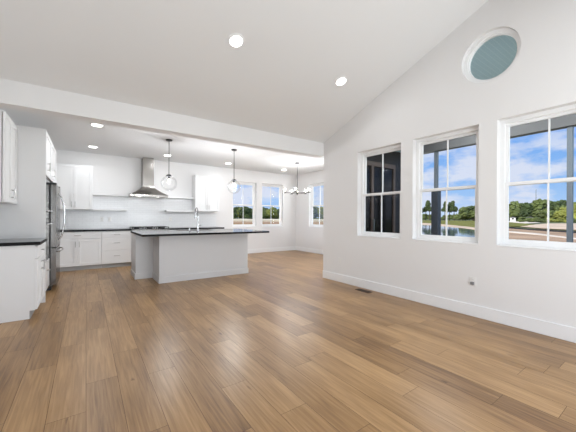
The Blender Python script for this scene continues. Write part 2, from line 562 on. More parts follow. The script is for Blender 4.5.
window('window_9', (XD, sum(RWIN_ADDED)/2, SILL), -math.pi/2, RWIN_ADDED[1] - RWIN_ADDED[0])  # unseen window added for the fill light outside it
def ring(r0, r1, n=56):
    f = lambda r: [(r * math.cos(2*math.pi*i/n), r * math.sin(2*math.pi*i/n)) for i in range(n)]
    return f(r1), [f(r0)]
o_, h_ = ring(0.268, 0.3125)
ow = MB().slab(o_, h_, lambda a, b: (.055, a, b), lambda a, b: (.125, a, b)).build('window_8', M['vinyl'], smooth=True)
ow.location = (XR, OC[0], OC[1]); struct(ow)
o_, h_ = ring(0.256, 0.2675)
MB().slab(o_, h_, lambda a, b: (.072, a, b), lambda a, b: (.115, a, b)).build('gasket', M['vinyl'], ow, smooth=True)
MB().tube((.085, 0, 0), (.091, 0, 0), 0.262, n=56).build('glass', M['glass'], ow)

# ---------------------------------------------------------------- lamps
def lamp_data(name, power, r):
    d = bpy.data.lights.new(name, 'AREA')
    d.shape = 'DISK'; d.size = 2 * r; d.energy = power
    d.color = (0.93, 0.965, 1.0)
    return d
def can(label, loc, tilt, power, group, r=0.072):
    t = thing('recessed_light', label, 'ceiling light', loc, 0, group)
    t.rotation_euler = (tilt, 0, 0)
    MB().lathe([(r * 1.32, 0.0), (r * 1.32, -.006), (r * 1.02, -.012), (r, -.004), (r, 0.0)]).build('trim_ring', M['trim'], t, smooth=True)
    MB().lathe([(0, -.005), (r * .99, -.005), (r * .99, -.002), (0, -.002)]).build('lens', M['lens'], t)
    lo = bpy.data.objects.new('lamp', lamp_data('can_lamp', power, r))
    COL.objects.link(lo); lo.parent = t; lo.location = (0, 0, -.02)
    return t
def zc(y): return RIDGE_Z - SLOPE * abs(y - RIDGE_Y)
TL = math.atan(SLOPE)
for x, lab in ((-0.29, 'round recessed light out of sight at the top left of the vaulted ceiling'),
               (1.4145, 'large round recessed light highest on the vaulted ceiling'),
               (3.118, 'round recessed light on the vaulted ceiling close to the sloped right wall line')):
    can(lab, (x, 3.082, zc(3.082)), -TL, GREAT_W, 'recessed lights in the vaulted ceiling')
    can('round recessed light on the rear ceiling slope, %s' % ('by the left wall' if x < 0 else 'by the right wall' if x > 2 else 'between its two neighbours'), (x, -.13, zc(-.13)), TL, GREAT_W, 'recessed lights in the vaulted ceiling')
for x, y, lab in ((0.148, 5.968, 'recessed kitchen light nearest the beam, above the floor before the refrigerator'),
                  (0.122, 7.888, 'recessed kitchen light above the tall white wall cabinets and drawers'),
                  (1.704, 7.85, 'recessed kitchen light just right of the steel hood, beside the first pendant rod'),
                  (3.418, 7.95, 'recessed kitchen light above the right wall cabinet, left of the second pendant rod'),
                  (5.403, 7.95, 'recessed ceiling light before the second dining window, left of the chandelier')):
    can(lab, (x, y, ZK), 0, KITCHEN_W, 'recessed lights in the flat kitchen ceiling', 0.08)

# ---------------------------------------------------------------- cabinetry
def handle(parent, x, z, y, ln=0.13, vert=False):
    """bar pull standing off a front at local y"""
    b = MB()
    off = 0.032
    if vert:
        b.tube((x, y - off, z - ln/2), (x, y - off, z + ln/2), .0055, n=10)
        for s in (-1, 1): b.tube((x, y, z + s*ln*.36), (x, y - off, z + s*ln*.36), .0045, n=8)
    else:
        b.tube((x - ln/2, y - off, z), (x + ln/2, y - off, z), .0055, n=10)
        for s in (-1, 1): b.tube((x + s*ln*.36, y, z), (x + s*ln*.36, y - off, z), .0045, n=8)
    return b.build('handle', M['nickel'], parent, smooth=True)

def front(root, name, x0, x1, z0, z1, y, hx=None, hz=None, vert=False, ln=0.13, flat=False, st=0.06):
    """door or drawer front, shaker profile, outer face at local y"""
    g = 0.002
    x0 += g; x1 -= g; z0 += g; z1 -= g
    b = MB()
    if flat:
        b.box((x0, y, z0), (x1, y + .02, z1))
    else:
        b.slab([(x0, z0), (x1, z0), (x1, z1), (x0, z1)], [[(x0 + st, z0 + st), (x1 - st, z0 + st), (x1 - st, z1 - st), (x0 + st, z1 - st)]],
               lambda p, q_: (p, y, q_), lambda p, q_: (p, y + .02, q_))
        b.box((x0 + st - .002, y + .009, z0 + st - .002), (x1 - st + .002, y + .018, z1 - st + .002))
    o = b.build(name, M['cab'], root, bevel=0.0015)
    if hx is not None: handle(o, hx, hz, y, ln, vert)
    return o

def base_cabinet(label, loc, rz, wd, d, layout, name='base_cabinet', h=0.888, group='white base cabinets'):
    d -= .002; loc = (loc[0] + (.002 if rz else 0), loc[1] - (0 if rz else .002), loc[2])
    t = thing(name, label, 'cabinet', loc, rz, group)
    a = wd/2
    # side profile with the toe kick notch
    b = MB().slab([(0, .001), (-(d - .07), .001), (-(d - .07), .10), (-(d - .021), .10), (-(d - .021), h), (0, h)], [],
              lambda p, q_: (-a, p, q_), lambda p, q_: (a, p, q_))
    b.build('carcass', M['panel'], t)
    MB().box((-a + .001, -(d - .07) - .006, .001), (a - .001, -(d - .07) - .0005, .098)).build('toe_kick', M['toe'], t)
    y = -d
    top = h - .012
    if layout == 'doors':
        front(t, 'drawer', -a, a, .725, top, y, 0, .80, flat=True)
        front(t, 'door', -a, 0, .105, .72, y, -.035, .60, True)
        front(t, 'door', 0, a, .105, .72, y, .035, .60, True)
    elif layout == 'drawers':
        for z0, z1 in ((.105, .42), (.425, .72), (.725, top)):
            front(t, 'drawer', -a, a, z0, z1, y, 0, (z0 + z1)/2 + (.03 if z1 - z0 > .2 else 0), flat=True)
    return t

def wall_cabinet(label, loc, rz, wd, d, h, layout='pair', name='wall_cabinet', group='white wall cabinets'):
    t = thing(name, label, 'cabinet', loc, rz, group)
    a = wd/2
    MB().box((-a, -(d - .028), 0), (a, 0, h)).build('carcass', M['panel'], t)
    if layout == 'pair':
        front(t, 'door', -a, 0, .002, h - .002, -d, -.032, .12, True)
        front(t, 'door', 0, a, .002, h - .002, -d, .032, .12, True)
    else:
        front(t, 'door', -a, a, .002, h - .002, -d, -a + .16, .14, True)
    return t

UZ, UH = 1.40, 1.06
LW = math.pi/2
def counter(label, x0, y0, x1, y1):
    t = tag(MB().box((x0, y0, .89), (x1, y1, .928)).build('countertop', M['stone_edge']), label, 'countertop')
    MB().box((x0, y0, .928), (x1, y1, .930)).build('polished_top', M['stone'], t)
# left wall run
base_cabinet('white base cabinet on the left edge, its plain side facing the room', (XL, 5.0, 0), LW, .76, .625, 'doors')
wall_cabinet('white wall cabinet hanging above the dark counter at the left edge', (XL, 5.0, UZ), LW, .76, .335, UH)
counter('short dark countertop ending at the tall white panel, left edge', XL, 4.60, -.455, 5.379)
tag(MB().box((XL + .001, 5.381, .001), (-.475, 5.401, 2.49)).build('cabinet_gable', M['panel'], bevel=.002), 'tall plain white side panel rising from the dark counter towards the ceiling', 'cabinet panel')
tag(MB().box((XL + .001, 7.10, .001), (-.475, 7.12, 2.49)).build('cabinet_gable', M['panel'], bevel=.002), 'tall white side panel on the far side of the refrigerator', 'cabinet panel')
wall_cabinet('white over-appliance cabinet next to the tall panel, its handle higher up', (XL, 5.402 + .39, 1.83), LW, .778, .635, .655, 'one')
wall_cabinet('white cabinet above the stainless steel refrigerator', (XL, 6.64, 1.83), LW, .90, .635, .655, 'one')

def oven_tower():
    t = thing('wall_oven', 'built-in wall oven tower seen edge-on between the white panel and refrigerator', 'oven', (XL, 5.792, 0), LW)
    a, d = .385, .615
    MB().box((-a, -.55, .001), (a, 0, 1.825)).build('cabinet_body', M['panel'], t)
    MB().box((-a, -d, 1.40), (a, -.551, 1.822)).build('microwave_door', M['blackglass'], t, bevel=.004)
    MB().box((-a, -d, 1.20), (a, -.551, 1.395)).build('control_panel', M['blackglass'], t, bevel=.004)
    for z0, z1 in ((.55, 1.195),):
        dd = MB().box((-a, -d, z0), (a, -.551, z1)).build('oven_door', M['fridge'], t, bevel=.004)
        MB().tube((-a + .06, -d - .04, z1 - .07), (a - .06, -d - .04, z1 - .07), .013, n=12).tube((-a + .1, -d, z1 - .07), (-a + .1, -d - .04, z1 - .07), .009, n=8).tube((a - .1, -d, z1 - .07), (a - .1, -d - .04, z1 - .07), .009, n=8).build('handle', M['chrome'], dd, smooth=True)
        MB().box((-a + .08, -d - .003, z0 + .1), (a - .08, -d + .002, z1 - .15)).build('window', M['blackglass'], dd)
    MB().tube((-a + .05, -d - .04, 1.32), (a - .05, -d - .04, 1.32), .016, n=12).tube((-a + .1, -d, 1.32), (-a + .1, -d - .04, 1.32), .009, n=8).tube((a - .1, -d, 1.32), (a - .1, -d - .04, 1.32), .009, n=8).build('handle', M['chrome'], t, smooth=True)
    front(t, 'drawer', -a, a, .105, .545, -d, 0, .40, flat=True)
oven_tower()

def fridge():
    t = thing('refrigerator', 'stainless steel french door refrigerator with curved handles in white cabinetry', 'refrigerator', (XL, 6.64, 0), LW)
    a = .45
    MB().box((-a, -.60, .03), (a, -.03, 1.775)).build('body', M['fridge'], t, bevel=.004)
    MB().box((-a + .01, -.635, .005), (a - .01, -.1, .07)).build('base_grille', M['black'], t)
    MB().box((-a + .005, -.628, .08), (a - .005, -.598, 1.775)).build('gasket', M['black'], t)
    y0, y1 = -.71, -.629
    def door(name, xa, xb, za, zb):
        n = 8
        # slightly bowed front
        pts = [(xa, y1)] + [(xa + (xb - xa) * i/n, y0 + .012 * (2*i/n - 1)**2) for i in range(n + 1)] + [(xb, y1)]
        return MB().slab(pts, [], lambda p, q_: (p, q_, za), lambda p, q_: (p, q_, zb)).build(name, M['fridge'], t, bevel=.005)
    for s in (-1, 1):
        dd = door('door', min(s*.002, s*a), max(s*.002, s*a), .72, 1.765)
        pts = []
        for i in range(13):
            f = i / 12
            pts.append((s*.045, y0 + .006 - .085 * math.sin(math.pi * f)**.6, .80 + .86 * f))
        MB().path(pts, .012, 10).build('handle', M['chrome'], dd, smooth=True)
        MB().box((s*a*.98, -.70, 1.776), (s*a*.72, -.52, 1.80)).build('hinge_cover', M['black'], t, bevel=.003)
    dd = door('freezer_drawer', -a, a, .085, .705)
    pts = [(-.36 + .72 * i/12, y0 + .006 - .062 * math.sin(math.pi * i/12)**.5, .64) for i in range(13)]
    MB().path(pts, .012, 10).build('handle', M['chrome'], dd, smooth=True)
fridge()

# back wall run
base_cabinet('white base cabinet with one wide drawer over two doors, right of the refrigerator', (-.16, YK, 0), 0, .92, .63, 'doors')
base_cabinet('white stack of three drawers between the door cabinet and the range', (.615, YK, 0), 0, .626, .63, 'drawers')
base_cabinet('white base cabinet hidden behind the island, right of the range', (2.21, YK, 0), 0, .74, .63, 'doors')
base_cabinet('white base cabinet under the right end of the back counter, behind the island', (2.965, YK, 0), 0, .75, .63, 'doors')
base_cabinet('white corner base cabinet behind the refrigerator', (-.865, YK, 0), 0, .48, .63, 'plain')
counter('dark back countertop left of the range, above the white drawers', XL + .002, YK - .655, .93, YK - .001)
counter('dark back countertop right of the range, behind the island', 1.84, YK - .655, 3.365, YK - .001)
struct(MB().box((XL + .001, YK - .009, .931), (3.36, YK - .0005, 1.80)).build('wall_backsplash', M['tile']))
wall_cabinet('white two-door wall cabinet behind the refrigerator, left of the hood', (-.245, YK - .001, UZ), 0, .75, .335, UH)
wall_cabinet('white two-door wall cabinet right of the hood, beside the dining windows', (2.97, YK - .001, UZ), 0, .74, .335, UH)
def shelf(label, x0, x1, z):
    tag(MB().box((x0, YK - .26, z - .04), (x1, YK - .010, z)).build('floating_shelf', M['cab'], bevel=.003), label, 'shelf', 'white floating shelves on the back wall')
shelf('upper white floating shelf left of the steel hood', .132, .905, 1.80)
shelf('lower white floating shelf left of the steel hood', .132, .875, 1.42)
shelf('upper white floating shelf right of the steel hood', 1.865, 2.598, 1.80)
shelf('lower white floating shelf right of the steel hood', 1.83, 2.598, 1.42)

def hood():
    t = thing('range_hood', 'stainless steel chimney range hood with flared canopy on the back wall', 'range hood', (1.365, YK - .01, 1.765))
    a, d = .455, .50
    b = MB().box((-a, -d, 0), (a, 0, .045))
    b.build('lip', M['steel'], t, bevel=.002)
    ca, cdp = .135, .27
    n = 8
    b = MB()
    prev = None
    for i in range(n + 1):                   # concave flare from lip to chimney
        f = i / n
        k = (1 - f) ** 1.45
        x = ca + (a - ca) * k; y = cdp + (d - cdp) * k; z = .045 + .245 * f
        r_ = [(-x, -y, z), (x, -y, z), (x, 0, z), (-x, 0, z)]
        if prev: b.hexa(prev, r_)
        prev = r_
    b.build('canopy', M['steel'], t)
    MB().box((-ca, -cdp, .29), (ca, 0, .70)).build('chimney', M['steel'], t)
    MB().box((-ca + .004, -cdp + .004, .70), (ca - .004, 0, ZK - 1.765 - .001)).build('chimney', M['steel'], t)
    for s in (-1, 1):
        MB().lathe([(0, -.004), (.03, -.004), (.03, .001), (0, .001)], (s*.22, -.36, 0), 16).build('lamp_lens', M['bulb'], t)
    MB().box((-.3, -.42, -.003), (.3, -.08, .002)).build('grease_filter', M['nickel'], t)
    for k in range(4):
        MB().tube((-.06 + k*.04, -d, .022), (-.06 + k*.04, -d - .004, .022), .008, n=10).build('button', M['black'], t)
hood()

def stove():
    t = thing('range', 'gas range with black grates under the hood, behind the island end', 'range', (1.385, YK - .01, 0))
    a, d = .452, .64
    MB().box((-a, -d + .03, .06), (a, 0, .915)).build('body', M['steel'], t, bevel=.003)
    MB().box((-a, -d - .01, .915), (a, 0, .932)).build('cooktop', M['blackglass'], t, bevel=.003)
    dd = MB().box((-a + .005, -d, .2), (a - .005, -d + .029, .74)).build('oven_door', M['steel'], t, bevel=.004)
    MB().tube((-.36, -d - .05, .70), (.36, -d - .05, .70), .012, n=12).tube((-.32, -d, .70), (-.32, -d - .05, .70), .008, n=8).tube((.32, -d, .70), (.32, -d - .05, .70), .008, n=8).build('handle', M['chrome'], dd, smooth=True)
    MB().box((-a + .005, -d, .07), (a - .005, -d + .029, .195)).build('drawer', M['steel'], t, bevel=.004)
    MB().box((-a + .005, -d, .76), (a - .005, -d + .029, .90)).build('control_panel', M['steel'], t, bevel=.004)
    for k in range(5):
        x = -.34 + .17 * k
        MB().tube((x, -d, .83), (x, -d - .035, .83), .022, .019, n=16).build('knob', M['black'], t, smooth=True)
    for k in range(3):
        cx = -.30 + .30 * k
        b = MB()
        z0, z1 = .956, .970
        for s in (-1, 1):
            b.box((cx + s*.13 - .007, -.58, z0), (cx + s*.13 + .007, -.06, z1))
            b.box((cx - .137, -.32 + s*.255 - .007, z0), (cx + .137, -.32 + s*.255 + .007, z1))
            for s2 in (-1, 1): b.box((cx + s*.13 - .008, -.32 + s2*.25 - .008, .932), (cx + s*.13 + .008, -.32 + s2*.25 + .008, z0))
        b.box((cx - .137, -.327, z0), (cx + .137, -.313, z1)); b.box((cx - .007, -.58, z0), (cx + .007, -.06, z1))
        b.build('grate', M['black'], t)
        for yb in (-.45, -.19):
            MB().lathe([(0, .932), (.05, .932), (.05, .945), (.035, .952), (0, .952)], (cx, yb, 0), 20).build('burner', M['black'], t, smooth=True)
stove()

# ---------------------------------------------------------------- island
IX0, IX1, IY0, IYM, IY1 = 1.115, 2.925, 5.72, 6.36, 7.0
def island():
    t = thing('kitchen_island', 'white kitchen island base with plain panelled front and stepped left end', 'kitchen island', (1.85, 6.36, 0))
    ox, oy = 1.85, 6.36
    P = lambda x, y, z: (x - ox, y - oy, z)
    MB().box(P(.80, IYM, .001), P(2.95, IY1, .889)).build('cabinet_body', M['island'], t, bevel=.002)
    MB().box(P(IX0, IY0, .001), P(IX1, IYM - .001, .889)).build('seating_panel', M['island'], t, bevel=.002)
    h, k = .115, .014
    b = MB()
    b.box(P(IX0 - k, IY0 - k, .001), P(IX1 + k, IY0, h)).box(P(IX0 - k, IY0, .001), P(IX0, IYM - k, h)).box(P(IX1, IY0, .001), P(IX1 + k, IYM - k, h))
    b.box(P(.80 - k, IYM - k, .001), P(IX0, IYM, h)).box(P(.80 - k, IYM, .001), P(.80, IY1, h))
    b.build('baseboard', M['island'], t, bevel=.002)
    b = MB()
    b.box(P(IX0 - .006, IY0 - .006, h), P(IX0 + .05, IY0, .889)).box(P(IX0 - .006, IY0, h), P(IX0, IY0 + .05, .889))
    b.build('corner_trim', M['island'], t)
    for i in range(3):
        x0 = .80 - ox + .004 + i * .714
        dd = front(t, 'door', x0, x0 + .71, .105, .72, 0, None)
        dd.rotation_euler = (0, 0, math.pi); dd.location = (x0 * 2 + .71, IY1 - oy + .0205, 0)
island()
SX0, SX1, SY0, SY1 = 1.64, 2.44, 6.50, 6.90
def island_top(z0, z1):
    xs, ys = (.785, SX0, SX1, 3.33), (5.47, SY0, SY1, 7.03)
    bm = bmesh.new()
    V = [[[bm.verts.new((x, y, z)) for z in (z0, z1)] for y in ys] for x in xs]
    for i in range(3):
        for k in range(3):
            a, b, c, d = V[i][k], V[i+1][k], V[i+1][k+1], V[i][k+1]
            if (i, k) == (1, 1):                       # the sink cut-out
                for p, q_ in ((a, b), (b, c), (c, d), (d, a)): bm.faces.new((p[0], p[1], q_[1], q_[0]))
                continue
            bm.faces.new((a[1], b[1], c[1], d[1])); bm.faces.new((d[0], c[0], b[0], a[0]))
            for on, p, q_ in ((k == 0, a, b), (i == 2, b, c), (k == 2, c, d), (i == 0, d, a)):
                if on: bm.faces.new((p[0], q_[0], q_[1], p[1]))
    mb = MB(); mb.bm.free(); mb.bm = bm
    return mb
it = tag(island_top(.892, .928).build('countertop', M['stone_edge']), 'long dark polished countertop on the island, overhanging at the right', 'countertop')
island_top(.928, .930).build('polished_top', M['stone'], it)
def sink():
    t = thing('sink', 'undermount steel sink set in the dark island countertop', 'sink', ((SX0 + SX1)/2, (SY0 + SY1)/2, .67))
    a, b2 = (SX1 - SX0)/2, (SY1 - SY0)/2
    b = MB()
    b.box((-a, -b2, .03), (a, b2, .036))
    for s in (-1, 1):
        b.box((s*a, -b2, .03), (s*(a - .006), b2, .255)); b.box((-a, s*b2, .03), (a, s*(b2 - .006), .255))
    b.build('basin', M['steel'], t)
    MB().lathe([(0, .037), (.045, .037), (.045, .041), (0, .041)], n=20).build('drain', M['chrome'], t)
sink()
def faucet():
    t = thing('faucet', 'tall chrome gooseneck faucet rising from the island countertop', 'faucet', (2.04, 6.42, .93))
    MB().lathe([(0, .0), (.028, .0), (.028, .012), (.02, .02), (.017, .17), (0, .17)]).build('base', M['chrome'], t, smooth=True)
    pts = [(0, 0, .16), (0, 0, .42)]
    for i in range(1, 13):
        a = math.pi * i/12
        pts.append((0, .09 - .09 * math.cos(a), .42 + .09 * math.sin(a)))
    pts += [(0, .18, .36)]
    MB().path(pts, .0125, 12).build('spout', M['chrome'], t, smooth=True)
    MB().tube((0, .18, .365), (0, .18, .27), .015, .017, 14).build('spray_head', M['chrome'], t, smooth=True)
    MB().tube((.015, 0, .10), (.075, 0, .125), .007, .006, 10).build('handle', M['chrome'], t, smooth=True)
faucet()
def soap():
    t = thing('soap_dispenser', 'small chrome soap dispenser beside the faucet on the island', 'soap dispenser', (1.87, 6.44, .931))
    MB().lathe([(0, 0), (.018, 0), (.018, .006), (.011, .012), (.009, .07), (0, .07)], n=18).build('body', M['chrome'], t, smooth=True)
    MB().tube((0, 0, .065), (0, .07, .055), .006, n=10).build('nozzle', M['chrome'], t, smooth=True)
soap()

# ---------------------------------------------------------------- pendants and chandelier
def point(parent, loc, power, r=.03):
    d = bpy.data.lights.new('bulb_light', 'POINT'); d.energy = power; d.shadow_soft_size = r; d.color = (.95, .97, 1.0)
    o = bpy.data.objects.new('bulb_light', d); COL.objects.link(o); o.parent = parent; o.location = loc
def pendant(label, x, y, zg, soft=.05):
    t = thing('globe_pendant', label, 'pendant light', (x, y, ZK), 0, 'clear globe pendants over the island')
    z = zg - ZK; r = .158
    MB().lathe([(0, 0), (.065, 0), (.065, -.012), (.055, -.024), (0, -.024)]).build('canopy', M['black'], t, smooth=True)
    MB().tube((0, 0, -.02), (0, 0, z + r - .01), .006, n=10).build('rod', M['bronze'], t)
    MB().lathe([(0, z + r + .022), (.03, z + r + .022), (.062, z + r - .006), (.060, z + r - .016), (.02, z + r - .016), (.02, z + r - .07), (0, z + r - .07)]).build('socket_cap', M['black'], t, smooth=True)
    prof = [(r * math.sin(a), z + r * math.cos(a)) for a in [R(22 + (180 - 22) * i/24) for i in range(25)]]
    prof[-1] = (0, z - r)
    MB().lathe(prof, n=40).build('globe', M['globe'], t, smooth=True)
    MB().lathe([(0, z + .09)] + [(.028 * math.sin(R(18*i)) * (1 if i > 4 else .8), z + .045 + .04 * math.cos(R(18*i))) for i in range(1, 10)] + [(0, z + .004)], n=20).build('bulb', M['bulb'], t, smooth=True)
    point(t, (0, 0, z + .045), BULB_W, soft)
pendant('clear glass globe pendant beside the range hood, left of the two', 1.39, 6.25, 1.925)
pendant('clear glass globe pendant before the dining window, right of the two', 2.84, 6.265, 1.945, .10)

def chandelier():
    t = thing('chandelier', 'dark rod chandelier with glass cylinder shades hanging in the dining area', 'chandelier', (5.02, 6.70, ZK))
    z = 1.945 - ZK
    MB().lathe([(0, 0), (.065, 0), (.065, -.025), (0, -.025)]).build('canopy', M['black'], t, smooth=True)
    MB().tube((0, 0, -.02), (0, 0, z), .008, n=10).build('rod', M['bronze'], t)
    MB().lathe([(0, z + .03), (.022, z + .02), (.03, z), (.022, z - .03), (.012, z - .06), (0, z - .065)], n=20).build('hub', M['bronze'], t, smooth=True)
    for k in range(5):
        a = R(10 + 72 * k)
        c, s = math.cos(a), math.sin(a)
        px, py = .36 * c, .36 * s
        ar = MB().tube((0, 0, z), (px, py, z), .008, n=8).lathe([(0, z - .012), (.05, z - .012), (.05, z), (.014, z + .004), (.012, z + .05), (0, z + .05)], (px, py, 0), 18).build('arm', M['bronze'], t, smooth=True)
        MB().lathe([(.05, z + .001), (.05, z + .16)], (px, py, 0), 24).build('glass_shade', M['globe'], ar, smooth=True)
        MB().lathe([(0, z + .05), (.012, z + .055), (.017, z + .08), (.012, z + .11), (0, z + .125)], (px, py, 0), 14).build('bulb', M['bulb'], ar, smooth=True)
        point(ar, (px, py, z + .09), BULB_W * 1.6 / 5, .03)
chandelier()

# ---------------------------------------------------------------- outlets, register
def outlet(label, loc, rz, plug=False, switch=False):
    t = thing('wall_switch' if switch else 'wall_outlet', label, 'light switch' if switch else 'outlet', loc, rz)
    MB().box((-.036, -.006, -.058), (.036, 0, .058)).build('cover_plate', M['plate'], t, bevel=.002)
    if switch:
        MB().box((-.016, -.010, -.032), (.016, -.006, .032)).build('rocker', M['plate'], t, bevel=.001)
        return t
    for s in (-1, 1):
        rc = MB().lathe([(0, 0), (.016, 0), (.016, .003), (0, .003)], n=20).build('socket', M['plate'], t)
        rc.rotation_euler = (math.pi/2, 0, 0); rc.location = (0, -.006, s*.022)
        b = MB()
        for s2 in (-1, 1): b.box((s2*.006 - .0012, -.005, .003), (s2*.006 + .0012, .005, .0036))
        b.build('slots', M['slot'], rc)
    if plug:
        MB().box((-.02, -.034, -.040), (.02, -.009, -.004)).build('plug', M['plug'], t, bevel=.004)
    return t
RW = -math.pi/2
outlet('white wall outlet with a grey plug low on the right wall, below the windows', (XR, 1.634, .44), RW, True)
outlet('plain white wall outlet low on the right wall beside the opening', (XR, 3.96, .41), RW)
outlet('white outlet on the tile under the left shelves, left of the range', (.33, YK - .009, 1.165), 0)
outlet('white rocker switch on the tile under the left shelves', (.50, YK - .009, 1.165), 0, switch=True)
outlet('white outlet on the tile right of the range, under the right shelf', (1.985, YK - .009, 1.165), 0)
outlet('white outlet on the tile under the right wall cabinet', (2.76, YK - .009, 1.165), 0)
def register():
    t = thing('floor_register', 'small brown floor vent beside the right wall baseboard', 'floor vent', (3.84, 3.245, .001))
    MB().slab([(-.055, -.14), (.055, -.14), (.055, .14), (-.055, .14)], [[(-.035, -.12), (.035, -.12), (.035, .12), (-.035, .12)]],
              lambda p, q_: (p, q_, 0), lambda p, q_: (p, q_, .006)).build('frame', M['vent'], t)
    MB().box((-.035, -.12, 0), (.035, .12, .0015)).build('damper', M['black'], t)
    b = MB()
    for k in range(11): b.box((-.035, -.11 + k*.022 - .003, .0015), (.035, -.11 + k*.022 + .003, .005))
    b.build('louvers', M['vent'], t)
register()

# ---------------------------------------------------------------- porch outside the right wall
PX = 6.6
struct(MB().box((XR + WT, -4.5, -.30), (PX + .25, YO - WT, -.12)).build('porch_floor', M['deck']))
struct(MB().box((PX - .08, -4.5, 2.77), (PX + .08, YO - WT - .02, 2.99)).build('porch_beam', M['beam']))
for nm, ya, sgn in (('porch_ceiling', YO - WT, 1), ('porch_ceiling_far', -1.35, -1)):
    za = RIDGE_Z + .02 - SLOPE * abs(ya - RIDGE_Y)
    struct(MB().hexa([(XR + WT, ya, za), (PX + .5, ya, za), (PX + .5, RIDGE_Y, RIDGE_Z + .02), (XR + WT, RIDGE_Y, RIDGE_Z + .02)],
                     [(XR + WT, ya, za + .12), (PX + .5, ya, za + .12), (PX + .5, RIDGE_Y, RIDGE_Z + .14), (XR + WT, RIDGE_Y, RIDGE_Z + .14)]).build(nm, M['haint']))
def post(label, y, low=None):
    t = thing('porch_post', label, 'porch post', (PX, y, -.12), 0, 'grey porch posts')
    MB().box((-.036, -.036, 0), (.036, .036, 2.888)).build('shaft', M['post'], t, bevel=.004)
    if low: MB().box((-.075, -.075, 0), (.075, .075, low)).build('lower_casing', M['casing'], t, bevel=.004)
    MB().box((-.055, -.055, .90), (.055, .055, .93)).build('bracket', M['black'], t) if not low else None
post('dark grey porch post outside the middle right window', 3.475, 2.0)
post('dark grey porch post outside the rightmost window', 1.233)
post('dark grey porch post beyond the frame of the rightmost window', -1.2)
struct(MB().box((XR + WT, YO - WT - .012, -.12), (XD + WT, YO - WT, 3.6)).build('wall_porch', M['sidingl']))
for y in (2.75, .2):  # unseen lamps, added to brighten the blue porch ceiling
    can('added unseen recessed light in the blue porch ceiling, %s side' % ('house' if y > 1 else 'far'), (5.3, y, RIDGE_Z + .02 - SLOPE * abs(y - RIDGE_Y)), -TL if y > RIDGE_Y else TL, 45.0, 'added recessed lights in the porch ceiling')
def patio_door():
    t = MB().slab([(4.42, -.10), (6.10, -.10), (6.10, 2.50), (4.42, 2.50)], [[(4.50, -.02), (5.22, -.02), (5.22, 2.40), (4.50, 2.40)], [(5.30, -.02), (6.03, -.02), (6.03, 2.40), (5.30, 2.40)]],
        lambda p, q_: (p, YO - WT - .07, q_), lambda p, q_: (p, YO - WT - .013, q_)).build('door_1', M['doorframe'])
    struct(t)
    for xa in (4.495, 5.295):
        MB().box((xa, YO - WT - .04, -.025), (xa + .74, YO - WT - .03, 2.405)).build('glass_panel', M['doorglass'], t)
    MB().box((5.25, YO - WT - .11, .95), (5.27, YO - WT - .071, 1.2)).build('handle', M['nickel'], t)
patio_door()

# ---------------------------------------------------------------- the yard, pond and treeline
GZ = -1.0
M['ground'] = mat('grass_ground', (0.16, 0.17, 0.05), 0.9, noise=(0.06, 0.45))
M['sand'] = mat('sand', (0.76, 0.55, 0.36), 0.9, spec=0.05, noise=(0.15, 0.2))
M['sand2'] = mat('pale_sand', (0.88, 0.73, 0.55), 0.9, spec=0.05, noise=(0.2, 0.15))
M['dirt'] = mat('graded_dirt', (0.50, 0.32, 0.19), 0.9, spec=0.05, noise=(0.12, 0.25))
M['meadow'] = mat('meadow_grass', (0.23, 0.21, 0.05), 0.9, spec=0.05, noise=(0.2, 0.35))
M['water'] = mat('pond_water', (0.10, 0.13, 0.15), 0.05, bump=(1.2, 0.12))
M['silt'] = mat('silt_fence', (0.03, 0.028, 0.03), 0.8)
M['bark'] = mat('bark', (0.09, 0.065, 0.05), 0.9)
M['leafA'] = mat('leaf_dark', (0.065, 0.095, 0.026), 0.8, noise=(0.5, 0.6))
M['leafB'] = mat('leaf_mid', (0.12, 0.15, 0.04), 0.8, noise=(0.9, 0.6))
M['leafC'] = mat('leaf_yellow', (0.26, 0.27, 0.05), 0.8, noise=(0.9, 0.5))
M['house'] = mat('house_white', (0.75, 0.74, 0.72), 0.7)
struct(MB().box((-600, -600, GZ - .6), (900, 900, GZ - .3)).build('ground', M['ground']))
def pol(az, d):
    a = R(az); return (d * math.sin(a), d * math.cos(a))
def patch(name, pts, z, material, kind='stuff', label=None, cat=None, jag=0.05, thick=.05):
    """irregular flat patch of ground from (azimuth, distance) corners"""
    rnd = random.Random(len(pts) + int(z * 1000))
    xy = [pol(*p) for p in pts]
    out_ = []
    for i, p in enumerate(xy):
        q_ = xy[(i + 1) % len(xy)]
        ln = math.hypot(q_[0] - p[0], q_[1] - p[1])
        for k in range(5):
            f = k / 5
            j = ln * jag * .5 if k else 0
            out_.append((p[0] + (q_[0] - p[0]) * f + rnd.uniform(-j, j), p[1] + (q_[1] - p[1]) * f + rnd.uniform(-j, j)))
    o = MB().slab(out_, [], lambda a, b: (a, b, z), lambda a, b: (a, b, z - thick)).build(name, material)
    o['kind'] = kind
    if label: tag(o, label, cat)
    return o
GS = GZ - .3
patch('sand', [(57, 30), (70.5, 28), (70.5, 80), (68.6, 87.5), (66.6, 100), (64.4, 117), (62.4, 137), (59.3, 161), (57, 175)], GS + .06, M['sand'], label='bare tan sand bank around the pond beyond the porch', cat='sand', jag=.02)
patch('pond_water', [(57, 25), (69.2, 22), (69.2, 60), (68.6, 67.4), (66.6, 77.4), (64.4, 86.1), (62.4, 98), (60.5, 104), (57, 114)], GS + .12, M['water'], label='calm pond reflecting the sky outside the middle right window', cat='pond', jag=.02)
patch('meadow', [(57, 175), (59.3, 161), (62.4, 137), (64.4, 117), (66.6, 100), (68.6, 87.5), (70.8, 95), (70.8, 300), (57, 300)], GS + .12, M['meadow'], label='sunlit olive meadow behind the pond', cat='meadow', jag=.02)
